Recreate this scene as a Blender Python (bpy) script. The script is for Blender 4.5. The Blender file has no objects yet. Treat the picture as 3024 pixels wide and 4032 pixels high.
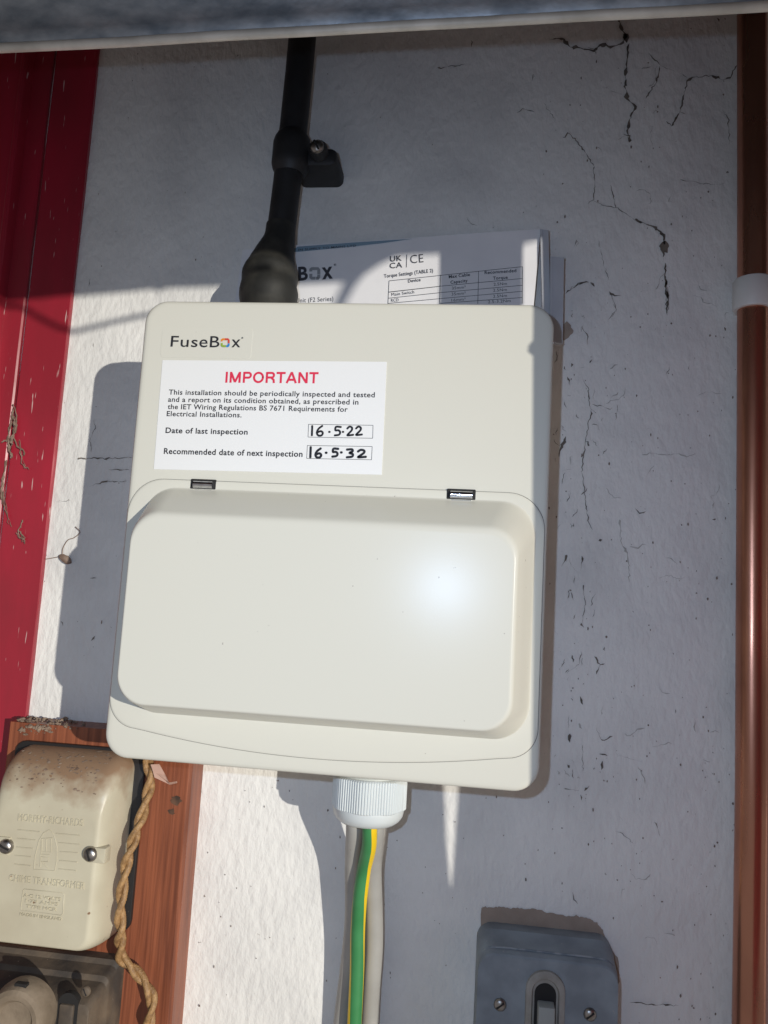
import bpy, bmesh, math, random
from mathutils import Vector, Matrix
random.seed(7)
R = math.radians
SC = bpy.context.scene
COL = SC.collection

# ------------------------------------------------------------------ camera
YAW, PITCH, ROLL = -0.123607, 0.117265, 0.057646
CAM = Vector((0.087054, -0.445822, -0.040966))
FPX = 3076.6                                   # focal length in photo pixels (3024 x 4032)
_f = Vector((math.sin(YAW)*math.cos(PITCH), math.cos(YAW)*math.cos(PITCH), math.sin(PITCH)))
_r = Vector((math.cos(YAW), -math.sin(YAW), 0)); _u = _r.cross(_f)
RX = math.cos(ROLL)*_r + math.sin(ROLL)*_u
UX = -math.sin(ROLL)*_r + math.cos(ROLL)*_u
cd = bpy.data.cameras.new('camera'); cam = bpy.data.objects.new('camera', cd); COL.objects.link(cam)
cd.sensor_fit = 'VERTICAL'; cd.sensor_height = 36; cd.lens = 36*FPX/4032
cd.clip_start = 0.01; cd.clip_end = 100
cam.matrix_world = Matrix(((RX.x, UX.x, -_f.x, CAM.x), (RX.y, UX.y, -_f.y, CAM.y), (RX.z, UX.z, -_f.z, CAM.z), (0, 0, 0, 1)))
SC.camera = cam

# ------------------------------------------------------------------ light
w = bpy.data.worlds.new('World'); SC.world = w; w.use_nodes = True
bg = w.node_tree.nodes['Background']; bg.inputs[0].default_value = (1.0, 0.935, 0.92, 1); bg.inputs[1].default_value = 0.225
SUN = Vector((-0.84, 1.0, -0.10))              # travel of the low sunlight, per metre of depth
sl = bpy.data.lights.new('sun', 'SUN'); sl.energy = 2.9; sl.angle = R(0.53); sl.color = (1.0, 0.955, 0.86)
so = bpy.data.objects.new('sun', sl); COL.objects.link(so); so.rotation_euler = SUN.to_track_quat('-Z', 'Y').to_euler()
fl = bpy.data.lights.new('phone_flash', 'SPOT'); fl.energy = 3.0; fl.spot_size = R(118); fl.spot_blend = 1.0; fl.shadow_soft_size = 0.0035; fl.color = (0.52, 0.70, 1.0)
fo = bpy.data.objects.new('phone_flash', fl); COL.objects.link(fo); fo.location = CAM - 0.033*RX + 0.024*UX; fo.rotation_euler = (_f-.27*UX+.04*RX).to_track_quat('-Z', 'Y').to_euler()
SC.view_settings.view_transform = 'Standard'; SC.view_settings.look = 'None'
SC.view_settings.exposure = 0; SC.view_settings.gamma = 1; SC.view_settings.use_curve_mapping = False

# ------------------------------------------------------------------ helpers
WALL = 0.10                                    # depth of the wall; the fuse box front is at 0
def U(px, py, y):
    d = RX*((px-1512)/FPX) - UX*((py-2016)/FPX) + _f
    return CAM + d*((y-CAM.y)/d.y)
def crop(ox, oy, s): return lambda a, b: (ox+a/s, oy+b/s)
C2 = crop(1512, 0, 1.0972); C7 = crop(2200, 1100, 1.8437); C8 = crop(2200, 2300, 1.2767)
CL = crop(0, 1000, 1.164); C1 = crop(0, 0, 1.0972); CB = crop(0, 2700, 1.661); CK = crop(0, 3150, 2.508)
CG = crop(1100, 2900, 1.843); CT = crop(500, 1150, 1.508); CP = crop(850, 850, 1.185); CS = crop(1750, 3400, 1.952)

def mesh(name, verts, faces, mat, parent=None, smooth=40, mats=None, fm=None):
    me = bpy.data.meshes.new(name); me.from_pydata([tuple(v) for v in verts], [], faces); me.validate()
    bm = bmesh.new(); bm.from_mesh(me); bmesh.ops.recalc_face_normals(bm, faces=bm.faces); bm.to_mesh(me); bm.free()
    for m in (mats or [mat]): me.materials.append(m)
    if fm:
        for p, i in zip(me.polygons, fm): p.material_index = i
    if smooth:
        me.shade_smooth(); me.set_sharp_from_angle(angle=R(smooth))
    o = bpy.data.objects.new(name, me); COL.objects.link(o)
    if parent: attach(o, parent)
    return o
def attach(o, parent):
    o.parent = parent; o.matrix_parent_inverse = Matrix.Translation(-parent.location)
def tag(o, label, cat, group=None, kind=None):
    if label: o['label'] = label
    if cat: o['category'] = cat
    if group: o['group'] = group
    if kind: o['kind'] = kind
    return o
def thing(name, loc, label, cat, group=None):
    o = bpy.data.objects.new(name, None); COL.objects.link(o); o.location = loc; o.empty_display_size = 0.02
    return tag(o, label, cat, group)

class G:                                       # collects verts / faces
    def __init__(s): s.v = []; s.f = []
    def add(s, v, f):
        n = len(s.v); s.v += [Vector(q) for q in v]; s.f += [[i+n for i in q] for q in f]; return s
    def build(s, name, mat, parent=None, smooth=40): return mesh(name, s.v, s.f, mat, parent, smooth)
def loft(rings, cap0=True, cap1=True):
    n = len(rings[0]); v = [p for r in rings for p in r]; f = []
    for k in range(len(rings)-1):
        for i in range(n):
            j = (i+1) % n; f.append([k*n+i, k*n+j, (k+1)*n+j, (k+1)*n+i])
    if cap0: f.append(list(range(n))[::-1])
    if cap1: f.append([(len(rings)-1)*n+i for i in range(n)])
    return v, f
def rrect(x0, x1, z0, z1, r, y, n=8):
    r = max(1e-5, min(r, (x1-x0)/2-1e-5, (z1-z0)/2-1e-5)); out = []
    for cx, cz, a0 in ((x1-r, z1-r, 0), (x0+r, z1-r, 90), (x0+r, z0+r, 180), (x1-r, z0+r, 270)):
        for k in range(n+1):
            a = R(a0+90*k/n); out.append(Vector((cx+r*math.cos(a), y, cz+r*math.sin(a))))
    return out
def pillow(x0, x1, z0, z1, r, prof, ins=(1, 1, 1, 1), n=8):
    """prof: list of (inset, y); ins scales the inset for left, right, bottom, top"""
    l, rr, b, t = ins
    return loft([rrect(x0+i*l, x1-i*rr, z0+i*b, z1-i*t, max(r-i*min(ins), r*0.35), y, n) for i, y in prof])
def rbox(x0, x1, y0, y1, z0, z1, bev=0.001, r=None):
    return pillow(x0, x1, z0, z1, bev if r is None else r, [(0, y1), (0, y0+bev), (bev*.3, y0+bev*.3), (bev, y0)], n=4)
def stadium(cx, z0, z1, hw, y, n=10):
    return rrect(cx-hw, cx+hw, z0, z1, hw, y, n)
def catmull(pts, sub):
    P = [Vector(p) for p in pts]; P = [2*P[0]-P[1]]+P+[2*P[-1]-P[-2]]; out = []
    for i in range(1, len(P)-2):
        for k in range(sub):
            t = k/sub; a, b, c, d = P[i-1:i+3]
            out.append(0.5*((2*b)+(c-a)*t+(2*a-5*b+4*c-d)*t*t+(3*b-a-3*c+d)*t**3))
    out.append(P[-2]); return out
def frames(path, up=Vector((0, -1, 0))):
    fr = []
    for i, p in enumerate(path):
        t = (path[min(i+1, len(path)-1)]-path[max(i-1, 0)]).normalized()
        n = (up-t*up.dot(t)).normalized(); fr.append((p, n, t.cross(n)))
    return fr
def tube(path, rad, n=16, caps=True, up=Vector((0, -1, 0))):
    rings = []
    for i, (p, a, b) in enumerate(frames(path, up)):
        q = rad[i] if isinstance(rad, (list, tuple)) else rad
        rings.append([p+q*(math.cos(2*math.pi*k/n)*a+math.sin(2*math.pi*k/n)*b) for k in range(n)])
    return loft(rings, caps, caps)
def lathe(c, axis, prof, n=32):
    """prof: (distance along axis, radius)"""
    axis = Vector(axis).normalized(); a = axis.orthogonal().normalized(); b = axis.cross(a); c = Vector(c)
    return loft([[c+axis*h+max(r, 1e-5)*(math.cos(2*math.pi*k/n)*a+math.sin(2*math.pi*k/n)*b) for k in range(n)] for h, r in prof])
def prism(poly, vec):
    v = [Vector(p) for p in poly]+[Vector(p)+Vector(vec) for p in poly]; n = len(poly)
    f = [list(range(n)), list(range(n, 2*n))[::-1]]+[[i, (i+1) % n, n+(i+1) % n, n+i] for i in range(n)]
    return v, f
def ribbon(pts, wid, y, taper=True, jag=0.0):
    """flat strip facing the room, pts = (x, z) metres"""
    v = []; n = len(pts)
    for i, p in enumerate(pts):
        a = pts[max(i-1, 0)]; b = pts[min(i+1, n-1)]; t = Vector((b[0]-a[0], b[1]-a[1]))
        t = t.normalized() if t.length > 1e-9 else Vector((1, 0)); nn = Vector((-t.y, t.x))
        k = wid[i] if isinstance(wid, list) else wid
        if taper and (i == 0 or i == n-1): k *= .15
        k1 = k*(1+random.uniform(-jag, jag)); k2 = k*(1+random.uniform(-jag, jag))
        v += [(p[0]+nn.x*k1/2, y, p[1]+nn.y*k1/2), (p[0]-nn.x*k2/2, y, p[1]-nn.y*k2/2)]
    return v, [[2*i, 2*i+1, 2*i+3, 2*i+2] for i in range(n-1)]

# ------------------------------------------------------------------ materials
def nmat(name, col, rough=.5, metal=0, spec=.5, col2=None, nscale=8, stretch=(1, 1, 1), lo=.35, hi=.65,
         bump=0, bscale=200, bstretch=(1, 1, 1), bdist=.0005, speck=None, sscale=500, sth=.70, sstretch=(1, 1, 1), coat=0, rvar=0, detail=6):
    m = bpy.data.materials.new(name); m.use_nodes = True; nt = m.node_tree; N = nt.nodes; L = nt.links
    b = N['Principled BSDF']; b.inputs['Roughness'].default_value = rough; b.inputs['Metallic'].default_value = metal
    b.inputs['Specular IOR Level'].default_value = spec; b.inputs['Base Color'].default_value = (*col, 1)
    b.inputs['Coat Weight'].default_value = coat; b.inputs['Coat Roughness'].default_value = .15
    tc = N.new('ShaderNodeTexCoord')
    def noise(scale, st, det=detail):
        mp = N.new('ShaderNodeMapping'); mp.inputs['Scale'].default_value = st; L.new(tc.outputs['Object'], mp.inputs[0])
        n = N.new('ShaderNodeTexNoise'); n.inputs['Scale'].default_value = scale; n.inputs['Detail'].default_value = det
        L.new(mp.outputs[0], n.inputs['Vector']); return n.outputs['Fac']
    def ramp(src, a, c):
        r = N.new('ShaderNodeMapRange'); r.inputs[1].default_value = a; r.inputs[2].default_value = c; L.new(src, r.inputs[0]); return r.outputs[0]
    def mix(fac, a, c):
        x = N.new('ShaderNodeMix'); x.data_type = 'RGBA'; L.new(fac, x.inputs[0])
        for i, q in ((6, a), (7, c)):
            if isinstance(q, tuple): x.inputs[i].default_value = (*q, 1)
            else: L.new(q, x.inputs[i])
        return x.outputs[2]
    cur = col
    if col2:
        fac = ramp(noise(nscale, stretch), lo, hi); cur = mix(fac, col, col2)
        if rvar:
            rr = N.new('ShaderNodeMapRange'); rr.inputs[3].default_value = rough; rr.inputs[4].default_value = rough+rvar
            L.new(fac, rr.inputs[0]); L.new(rr.outputs[0], b.inputs['Roughness'])
    if speck:
        cur = mix(ramp(noise(sscale, sstretch, 2), sth, sth+.04), cur, speck)
    if not isinstance(cur, tuple): L.new(cur, b.inputs['Base Color'])
    if bump:
        bn = N.new('ShaderNodeBump'); bn.inputs['Strength'].default_value = bump; bn.inputs['Distance'].default_value = bdist
        L.new(noise(bscale, bstretch, 8), bn.inputs['Height']); L.new(bn.outputs[0], b.inputs['Normal'])
    m['_n'] = 1
    return m
M = {}
M['wall'] = nmat('painted_render', (.82, .805, .77), .75, col2=(.66, .65, .63), nscale=14, lo=.42, hi=.78, bump=.75, bscale=190, bstretch=(1, 1, .55), bdist=.0020,
                 speck=(.30, .26, .23), sscale=420, sth=.735, sstretch=(1, 1, .7))
M['crack'] = nmat('crack_dirt', (.085, .075, .065), .95, col2=(.20, .17, .14), nscale=120, bump=.6, bscale=900)
M['crack_pale'] = nmat('faint_crack', (.42, .40, .37), .95, col2=(.55, .53, .50), nscale=150)
M['plaster'] = nmat('bare_plaster', (.30, .235, .19), .95, col2=(.40, .32, .26), nscale=45, bump=.5, bscale=400, bdist=.0006)
M['box'] = nmat('white_powder_coat', (.675, .66, .58), .25, spec=.17, bump=.10, bscale=900, bdist=.0002, speck=(.38, .35, .31), sscale=260, sth=.765)
M['seam'] = nmat('seam_gap', (.16, .155, .14), .9)
M['dark'] = nmat('dark_gap', (.015, .014, .014), .8)
M['chrome'] = nmat('bright_steel', (.78, .79, .82), .18, metal=1, col2=(.6, .6, .62), nscale=300)
M['label'] = nmat('white_vinyl', (.83, .83, .82), .38)
M['clearlabel'] = nmat('clear_sticker', (.735, .715, .655), .22)
M['ink'] = nmat('black_ink', (.02, .02, .025), .55)
M['pen'] = nmat('marker_ink', (.008, .008, .012), .45)
M['red_ink'] = nmat('red_ink', (.72, .03, .08), .5)
for n, c in (('orange', (.80, .25, .03)), ('red', (.62, .07, .05)), ('blue', (.03, .25, .62)), ('green', (.28, .42, .05))): M['logo_'+n] = nmat('logo_'+n, c, .5)
M['logo_grey'] = nmat('logo_grey', (.30, .31, .32), .6)
M['paper'] = nmat('paper', (.80, .79, .80), .75, col2=(.74, .73, .745), nscale=30)
M['paper_ink'] = nmat('paper_ink', (.05, .05, .06), .7)
M['paper_blue'] = nmat('paper_blue', (.20, .30, .38), .7)
M['plastic'] = nmat('grey_white_plastic', (.52, .53, .56), .45, col2=(.46, .47, .50), nscale=40)
M['black_pipe'] = nmat('black_conduit', (.012, .012, .013), .55, col2=(.02, .02, .021), nscale=60, bump=.15, bscale=500)
M['boot'] = nmat('rubber_boot', (.018, .018, .016), .6, col2=(.06, .056, .046), nscale=50, lo=.45, hi=.8, bump=.4, bscale=90, bdist=.001)
M['galv'] = nmat('galvanised_steel', (.44, .48, .52), .45, metal=.75, col2=(.20, .235, .27), nscale=85, stretch=(.5, 1, 1), bump=.4, bscale=160, bdist=.0008, rvar=.15)
M['galv_lip'] = nmat('galvanised_lip', (.72, .68, .60), .55, metal=.15, col2=(.56, .53, .46), nscale=60, bump=.2, bscale=300)
M['red'] = nmat('red_gloss_paint', (.40, .018, .040), .33, coat=.3, col2=(.29, .020, .034), nscale=26, stretch=(1, 1, .3), bump=.25, bscale=120, bstretch=(1, 1, .4), bdist=.0008,
                speck=(.62, .42, .40), sscale=330, sth=.70, sstretch=(1.6, 1, .14))
M['copper'] = nmat('copper', (.62, .29, .19), .22, metal=.9, col2=(.34, .15, .10), nscale=22, stretch=(1, 1, .35), lo=.38, hi=.66, bump=.08, bscale=300, bstretch=(1, 1, .1), rvar=.16)
M['clip'] = nmat('white_clip', (.70, .69, .66), .45)
M['wood'] = nmat('varnished_wood', (.30, .092, .042), .45, col2=(.15, .043, .021), nscale=42, stretch=(9, 3, .32), lo=.35, hi=.7, bump=.45, bscale=75, bstretch=(9, 3, .3), bdist=.0007)
M['knot'] = nmat('wood_knot', (.05, .028, .018), .8, col2=(.14, .07, .04), nscale=200)
M['cream'] = nmat('cream_bakelite', (.60, .555, .42), .33, col2=(.52, .47, .35), nscale=30, speck=(.24, .14, .08), sscale=190, sth=.735, bump=.12, bscale=200, bdist=.0004)
M['bake'] = nmat('dusty_black_bakelite', (.055, .045, .038), .7, col2=(.17, .125, .085), nscale=38, lo=.40, hi=.72, bump=.5, bscale=350, bdist=.0006, speck=(.40, .32, .25), sscale=500, sth=.74)
M['knob'] = nmat('dusty_knob', (.19, .145, .10), .8, col2=(.30, .235, .17), nscale=60, bump=.6, bscale=250, bdist=.0008)
M['blackplate'] = nmat('black_base', (.02, .018, .018), .4, speck=(.25, .2, .16), sscale=500, sth=.74)
M['screw'] = nmat('steel_screw', (.46, .44, .42), .35, metal=1, col2=(.30, .27, .24), nscale=300)
M['cord'] = nmat('gold_braid', (.46, .27, .115), .45, col2=(.25, .135, .055), nscale=300, stretch=(1, 1, 1), bump=.9, bscale=900, bdist=.0008)
M['tape'] = nmat('pink_tape', (.62, .40, .31), .7, col2=(.50, .30, .23), nscale=90)
M['switch'] = nmat('grey_switch_paint', (.26, .295, .325), .6, col2=(.19, .215, .24), nscale=60, bump=.25, bscale=180, bdist=.0006, speck=(.33, .33, .33), sscale=300, sth=.73)
M['switch_edge'] = nmat('worn_switch_edge', (.30, .32, .34), .5, col2=(.155, .185, .215), nscale=150, lo=.4, hi=.6)
M['toggle_plate'] = nmat('toggle_surround', (.25, .23, .20), .6, col2=(.36, .34, .31), nscale=90)
M['toggle'] = nmat('toggle_lever', (.33, .34, .32), .5)
M['gland'] = nmat('white_nylon', (.66, .70, .70), .35, spec=.5)
M['grey_cable'] = nmat('grey_pvc', (.40, .39, .36), .45, col2=(.34, .33, .305), nscale=45, speck=(.25, .23, .2), sscale=350, sth=.75)
M['green'] = nmat('green_pvc', (.040, .22, .068), .45, col2=(.055, .26, .09), nscale=60)
M['yellow'] = nmat('yellow_pvc', (.86, .58, .012), .4)
M['dust'] = nmat('debris', (.16, .105, .075), .95, col2=(.36, .27, .20), nscale=160, bump=.3, bscale=900)
M['web'] = nmat('dirty_web', (.17, .11, .08), .95, col2=(.30, .22, .17), nscale=200)
M['speck'] = nmat('wall_specks', (.13, .10, .085), .95, col2=(.28, .22, .18), nscale=80)

# ------------------------------------------------------------------ lettering
_cache = {}
def text_mesh(s, bold, ext):
    k = (s, bold, ext)
    if k in _cache: return _cache[k]
    cu = bpy.data.curves.new('t', 'FONT'); cu.body = s; cu.size = 1; cu.offset = bold; cu.resolution_u = 3; cu.extrude = ext; cu.space_character = 1.06
    o = bpy.data.objects.new('t', cu); COL.objects.link(o)
    dg = bpy.context.evaluated_depsgraph_get(); dg.update()
    me = bpy.data.meshes.new_from_object(o.evaluated_get(dg))
    V = [v.co.copy() for v in me.vertices]; F = [list(p.vertices) for p in me.polygons]
    bpy.data.objects.remove(o); bpy.data.curves.remove(cu); bpy.data.meshes.remove(me)
    _cache[k] = (V, F); return V, F
CAP = max(v.y for v in text_mesh('H', 0, 0)[0])
def txt(parent, s, p0, p1, hpx, y, mat, bold=.012, ext=0.0, name='lettering'):
    """s between photo points p0 and p1 (baseline) on the plane at depth y, capitals hpx photo pixels high"""
    a = U(*p0, y); b = U(*p1, y); d = b-a; L = d.length; d.normalize(); up = Vector((-d.z, 0, d.x))
    V, F = text_mesh(s, bold, 1.0 if ext else 0)
    x0 = min(v.x for v in V); x1 = max(v.x for v in V); sx = L/(x1-x0); sy = hpx*(y-CAM.y)/FPX/CAP
    return mesh(name, [a+d*((v.x-x0)*sx)+up*(v.y*sy)+Vector((0, -v.z*ext, 0)) for v in V], F, M[mat], parent, smooth=0)
def pts_px(pts, fn, y): return [(U(*fn(*p), y).x, U(*fn(*p), y).z) for p in pts]

# ================================================================== SETTING: wall
nx, nz = 200, 230; X0, X1, Z0, Z1 = -.55, .50, -.52, .62
from mathutils import noise as mn
V = []; F = []
for j in range(nz+1):
    for i in range(nx+1):
        x = X0+(X1-X0)*i/nx; z = Z0+(Z1-Z0)*j/nz
        V.append((x, WALL+.0006*mn.noise(Vector((x*9, 0, z*9)))+.0003*mn.noise(Vector((x*45, 3, z*30))), z))
for j in range(nz):
    for i in range(nx): a = j*(nx+1)+i; F.append([a, a+1, a+nx+2, a+nx+1])
wall = mesh('wall', V, F, M['wall'], smooth=180); wall['kind'] = 'structure'
def crack(pts, fn, wpx, mat='crack'):
    P = pts_px(pts, fn, WALL); out = []; ww = []
    for i in range(len(P)-1):
        a, b = Vector(P[i]), Vector(P[i+1]); n = max(2, int((b-a).length/.0016))
        for k in range(n):
            q = a.lerp(b, k/n); j = .0006; out.append((q.x+random.uniform(-j, j), q.y+random.uniform(-j, j)))
    out.append(P[-1]); k0 = wpx*.000172
    ph = random.random()*10
    ww = [k0*max(.12, .55+1.3*mn.noise(Vector((i*.35, ph, 0)))) for i in range(len(out))]
    mesh('crack', *ribbon(out, ww, WALL-.0011, True, .5), M[mat], wall, smooth=0)
for pts, wd in [([(715, 172), (770, 170), (800, 205), (870, 215), (905, 225), (940, 195), (980, 208), (1030, 190), (1045, 165), (1030, 130), (1010, 80)], 15),
                ([(1055, 195), (1045, 290), (1040, 380), (1052, 430), (1085, 465), (1060, 520), (1050, 570), (1055, 615)], 13),
                ([(1035, 580), (1060, 590), (1058, 618)], 24), ([(880, 205), (905, 215), (915, 240)], 22), ([(1035, 150), (1050, 170), (1048, 190)], 34),
                ([(1140, 235), (1190, 285), (1175, 360), (1130, 430)], 6), ([(1110, 300), (1155, 292)], 4), ([(1190, 285), (1250, 310), (1310, 340)], 2),
                ([(1530, 280), (1505, 310), (1500, 335), (1460, 348), (1410, 330), (1330, 340), (1310, 355), (1290, 430), (1275, 490), (1240, 550)], 8),
                ([(1275, 490), (1303, 498)], 5), ([(940, 380), (1030, 415)], 3), ([(770, 600), (795, 580), (830, 610), (870, 660), (905, 720)], 6),
                ([(905, 860), (880, 885)], 16), ([(905, 720), (910, 800), (905, 870), (955, 895), (1000, 900), (1090, 955)], 5),
                ([(1080, 950), (1170, 985), (1205, 1020), (1213, 1060)], 12), ([(1213, 1040), (1212, 1075), (1205, 1112)], 24), ([(1213, 1140), (1217, 1250), (1222, 1365)], 9),
                ([(980, 800), (990, 860), (1000, 900)], 4), ([(925, 1040), (945, 1130), (970, 1215)], 2), ([(790, 1270), (840, 1225), (885, 1222)], 6), ([(890, 1225), (908, 1240)], 20),
                ([(970, 1262), (1000, 1280), (1022, 1278)], 8), ([(975, 1265), (1003, 1340), (985, 1372)], 4), ([(820, 1075), (830, 1040), (838, 1055), (828, 1072)], 3),
                ([(230, 300), (290, 290), (348, 283)], 5), ([(575, 490), (600, 472), (650, 488)], 5), ([(690, 450), (740, 525), (710, 550)], 2), ([(640, 350), (645, 325), (658, 345)], 3),
                ([(1460, 470), (1485, 520), (1490, 625)], 4), ([(1475, 750), (1488, 748)], 14), ([(1280, 780), (1400, 800), (1470, 795)], 3), ([(1440, 80), (1446, 98)], 10), ([(380, 180), (378, 208)], 4),
                ([(360, 945), (380, 970), (402, 978)], 3), ([(1220, 525), (1240, 550)], 4), ([(1160, 495), (1172, 478), (1190, 490)], 3)]:
    crack(pts, C2, wd)
for pts, wd in [([(775, 0), (790, 150), (785, 250)], 9), ([(180, 740), (215, 800), (220, 900), (235, 980), (215, 1050), (200, 1130), (185, 1240), (165, 1400), (180, 1500), (190, 1600), (210, 1750), (245, 1820)], 5),
                ([(240, 910), (320, 925), (365, 945), (387, 935)], 4), ([(240, 1060), (270, 1050), (292, 1097)], 4), ([(52, 1145), (20, 1220), (0, 1290)], 9), ([(165, 345), (210, 420), (208, 478)], 4),
                ([(170, 2010), (165, 2100)], 9), ([(57, 1995), (40, 2050), (18, 2092)], 7), ([(95, 615), (88, 640)], 8), ([(150, 645), (190, 640)], 6), ([(235, 592), (222, 612)], 6),
                ([(20, 1390), (90, 1383)], 3), ([(40, 1400), (22, 1490)], 5), ([(780, 690), (800, 640)], 6), ([(943, 625), (945, 665)], 4), ([(1115, 1745), (1138, 1740)], 8), ([(1200, 355), (1205, 378)], 8),
                ([(415, 1030), (428, 910)], 3), ([(285, 1892), (312, 1890)], 7), ([(555, 1670), (590, 1695), (630, 1685)], 4), ([(50, 105), (110, 50), (180, 30)], 4), ([(395, 175), (418, 225), (357, 297)], 5)]:
    crack(pts, C7, wd)
for pts, wd in [([(600, 1275), (700, 1262), (760, 1275), (870, 1272), (930, 1285), (990, 1265)], 5), ([(445, 1740), (450, 1920), (490, 1970), (510, 2060), (510, 2200)], 7)]: crack(pts, C7, wd, 'crack_pale')
for pts, wd in [([(125, 0), (130, 100), (120, 200)], 4), ([(182, 38), (160, 110)], 5), ([(115, 340), (100, 400), (40, 450)], 3), ([(180, 360), (205, 405), (188, 452)], 9), ([(205, 405), (230, 400)], 6),
                ([(50, 660), (48, 722)], 8), ([(52, 750), (55, 795)], 11), ([(185, 715), (205, 760), (215, 785), (270, 765)], 4), ([(206, 848), (243, 860)], 8), ([(220, 888), (214, 932)], 9), ([(115, 800), (120, 940)], 3),
                ([(152, 1008), (128, 1038)], 9), ([(110, 1055), (112, 1085)], 8), ([(285, 1240), (320, 1255), (375, 1300)], 4), ([(72, 1546), (75, 1580), (97, 1606)], 5), ([(585, 625), (586, 648)], 5), ([(25, 1030), (100, 1035)], 3),
                ([(360, 2100), (450, 2108), (600, 2115)], 4), ([(60, 575), (70, 585)], 8), ([(105, 566), (120, 605)], 7), ([(300, 1150), (320, 1190)], 3), ([(480, 1190), (510, 1270)], 3)]:
    crack(pts, C8, wd)
for pts, wd in [([(355, 940), (420, 938), (480, 938), (610, 935)], 6), ([(410, 1065), (480, 1045), (585, 1042)], 4), ([(505, 990), (595, 990)], 4), ([(435, 760), (440, 800), (415, 850), (420, 910)], 3),
                ([(420, 1490), (445, 1485)], 11), ([(425, 1770), (438, 1752)], 9), ([(285, 1680), (292, 1705)], 4), ([(335, 108), (350, 120)], 6), ([(410, 150), (416, 115)], 4), ([(250, 1135), (325, 1130)], 3), ([(430, 410), (432, 430)], 6)]:
    crack(pts, CL, wd)
for k in range(60):                            # crumbling line of small cracks right of the box
    x = 2225+random.gauss(0, 45)+ (70 if random.random() < .4 else 0); y = random.uniform(1230, 3100); a_ = random.gauss(1.57, .5); l_ = random.uniform(8, 38)
    crack([(x, y), (x+l_*.5*math.cos(a_)+random.uniform(-5, 5), y+l_*.5*math.sin(a_)), (x+l_*math.cos(a_), y+l_*math.sin(a_))], lambda a, b: (a, b), random.uniform(2, 7), random.choice(('crack', 'crack', 'crack_pale')))
for k in range(34):                            # faint hairlines over the rest of the wall
    x = random.uniform(2350, 2880); y = random.uniform(300, 4000); P_ = [(x, y)]; a_ = random.uniform(0, 6.28)
    for q in range(random.randint(2, 5)): a_ += random.gauss(0, .6); P_.append((P_[-1][0]+random.uniform(10, 34)*math.cos(a_), P_[-1][1]+random.uniform(10, 34)*math.sin(a_)))
    crack(P_, lambda a, b: (a, b), random.uniform(2, 5), 'crack_pale')
# fine scattered specks, too small to count
g = G()
for k in range(420):
    right = random.random() < .55
    px = random.uniform(2150, 2900) if right else random.uniform(150, 2900); py = random.uniform(120, 4100)
    if not right and random.random() < .35: py = random.uniform(3000, 4100)
    c = U(px, py, WALL); s = random.choice((.00025, .0003, .0004, .0005, .0007)); n = 5; a0 = random.random()*6; st = random.uniform(.7, 2.6)
    g.add([(c.x+s*math.cos(a0+i*6.283/n)*random.uniform(.5, 1.2), WALL-.0010, c.z+st*s*math.sin(a0+i*6.283/n)*random.uniform(.5, 1.2)) for i in range(n)], [list(range(n))])
o = g.build('dirt_specks', M['speck'], wall, 0); o['kind'] = 'stuff'
# unpainted strip above the old switch, ragged along the top
poly = [(285, 340), (300, 330), (360, 338), (420, 330), (500, 345), (560, 340), (630, 352), (700, 345), (780, 372), (860, 385), (940, 402), (1010, 395), (1040, 410), (1120, 425), (1170, 455), (1215, 510), (1250, 610), (1330, 720), (1345, 900), (1300, 1000), (300, 900), (262, 600), (275, 470)]
P = []
for i in range(len(poly)):
    a, b = Vector(poly[i]), Vector(poly[(i+1) % len(poly)])
    for k in range(5):
        q = a.lerp(b, k/5)+Vector((random.uniform(-5, 5), random.uniform(-8, 5))); p = U(*CS(q.x, q.y), WALL); P.append((p.x, WALL-.0009, p.z))
mesh('plaster_patch', P, [list(range(len(P)))], M['plaster'], wall, 0)
p = U(*C7(48, 375), WALL)      # flaked spot by the plastic strip
mesh('plaster_patch', [(p.x+.0055*math.cos(a)*random.uniform(.7, 1.2), WALL-.0010, p.z+.0065*math.sin(a)*random.uniform(.7, 1.2)) for a in [i*6.283/18 for i in range(18)]], [list(range(18))], M['plaster'], wall, 0)

# ================================================================== unseen boards, wire and ceiling added to shape the light
def sunpt(p, yo): return p+SUN*(yo-p.y)
Wp = lambda x, y: U(x, y, WALL)
Lp = lambda x, y: U(x, y, 0.0)
YJ = -.19
Pp = lambda x, y: U(x, y, .0855)
A = [Pp(1732, 600), Pp(1732, 1190), Lp(2100, 1180), Lp(2098, 1340), Lp(2080, 1362), Lp(2078, 1385), Lp(2098, 1402), Lp(2096, 1900), Lp(2087, 3130), Wp(1525, 3180), Wp(1492, 3420), Wp(1450, 3700), Wp(1400, 4900)]
B = [Wp(1800, 4900), Wp(1790, 3560), Wp(1772, 3480), Wp(1756, 3290), Wp(1748, 3090), Pp(2061, 1190), Pp(2061, 955), Pp(2050, 600)]
sunshade = thing('added_sunshade', (.50, YJ, -.45), 'added unseen red two board jamb shading the copper pipe side', 'sunshade')  # unseen boards added to block sun, outlines traced back from the shade edges
mesh('inner_board', *prism([sunpt(p, YJ) for p in A+B], SUN.normalized()*-.008), M['red'], sunshade, 0)
Bb = [Pp(2120, 600), Pp(2124, 955), Pp(2124, 1190), Wp(1804, 3090), Wp(1792, 3290), Wp(1776, 3500), Wp(1770, 3560), Wp(1764, 4900), Wp(3600, 4900), Wp(3600, 600)]
mesh('outer_board', *prism([sunpt(p, YJ-.012) for p in Bb], SUN.normalized()*-.008), M['red'], sunshade, 0)
YL = -.56
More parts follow.
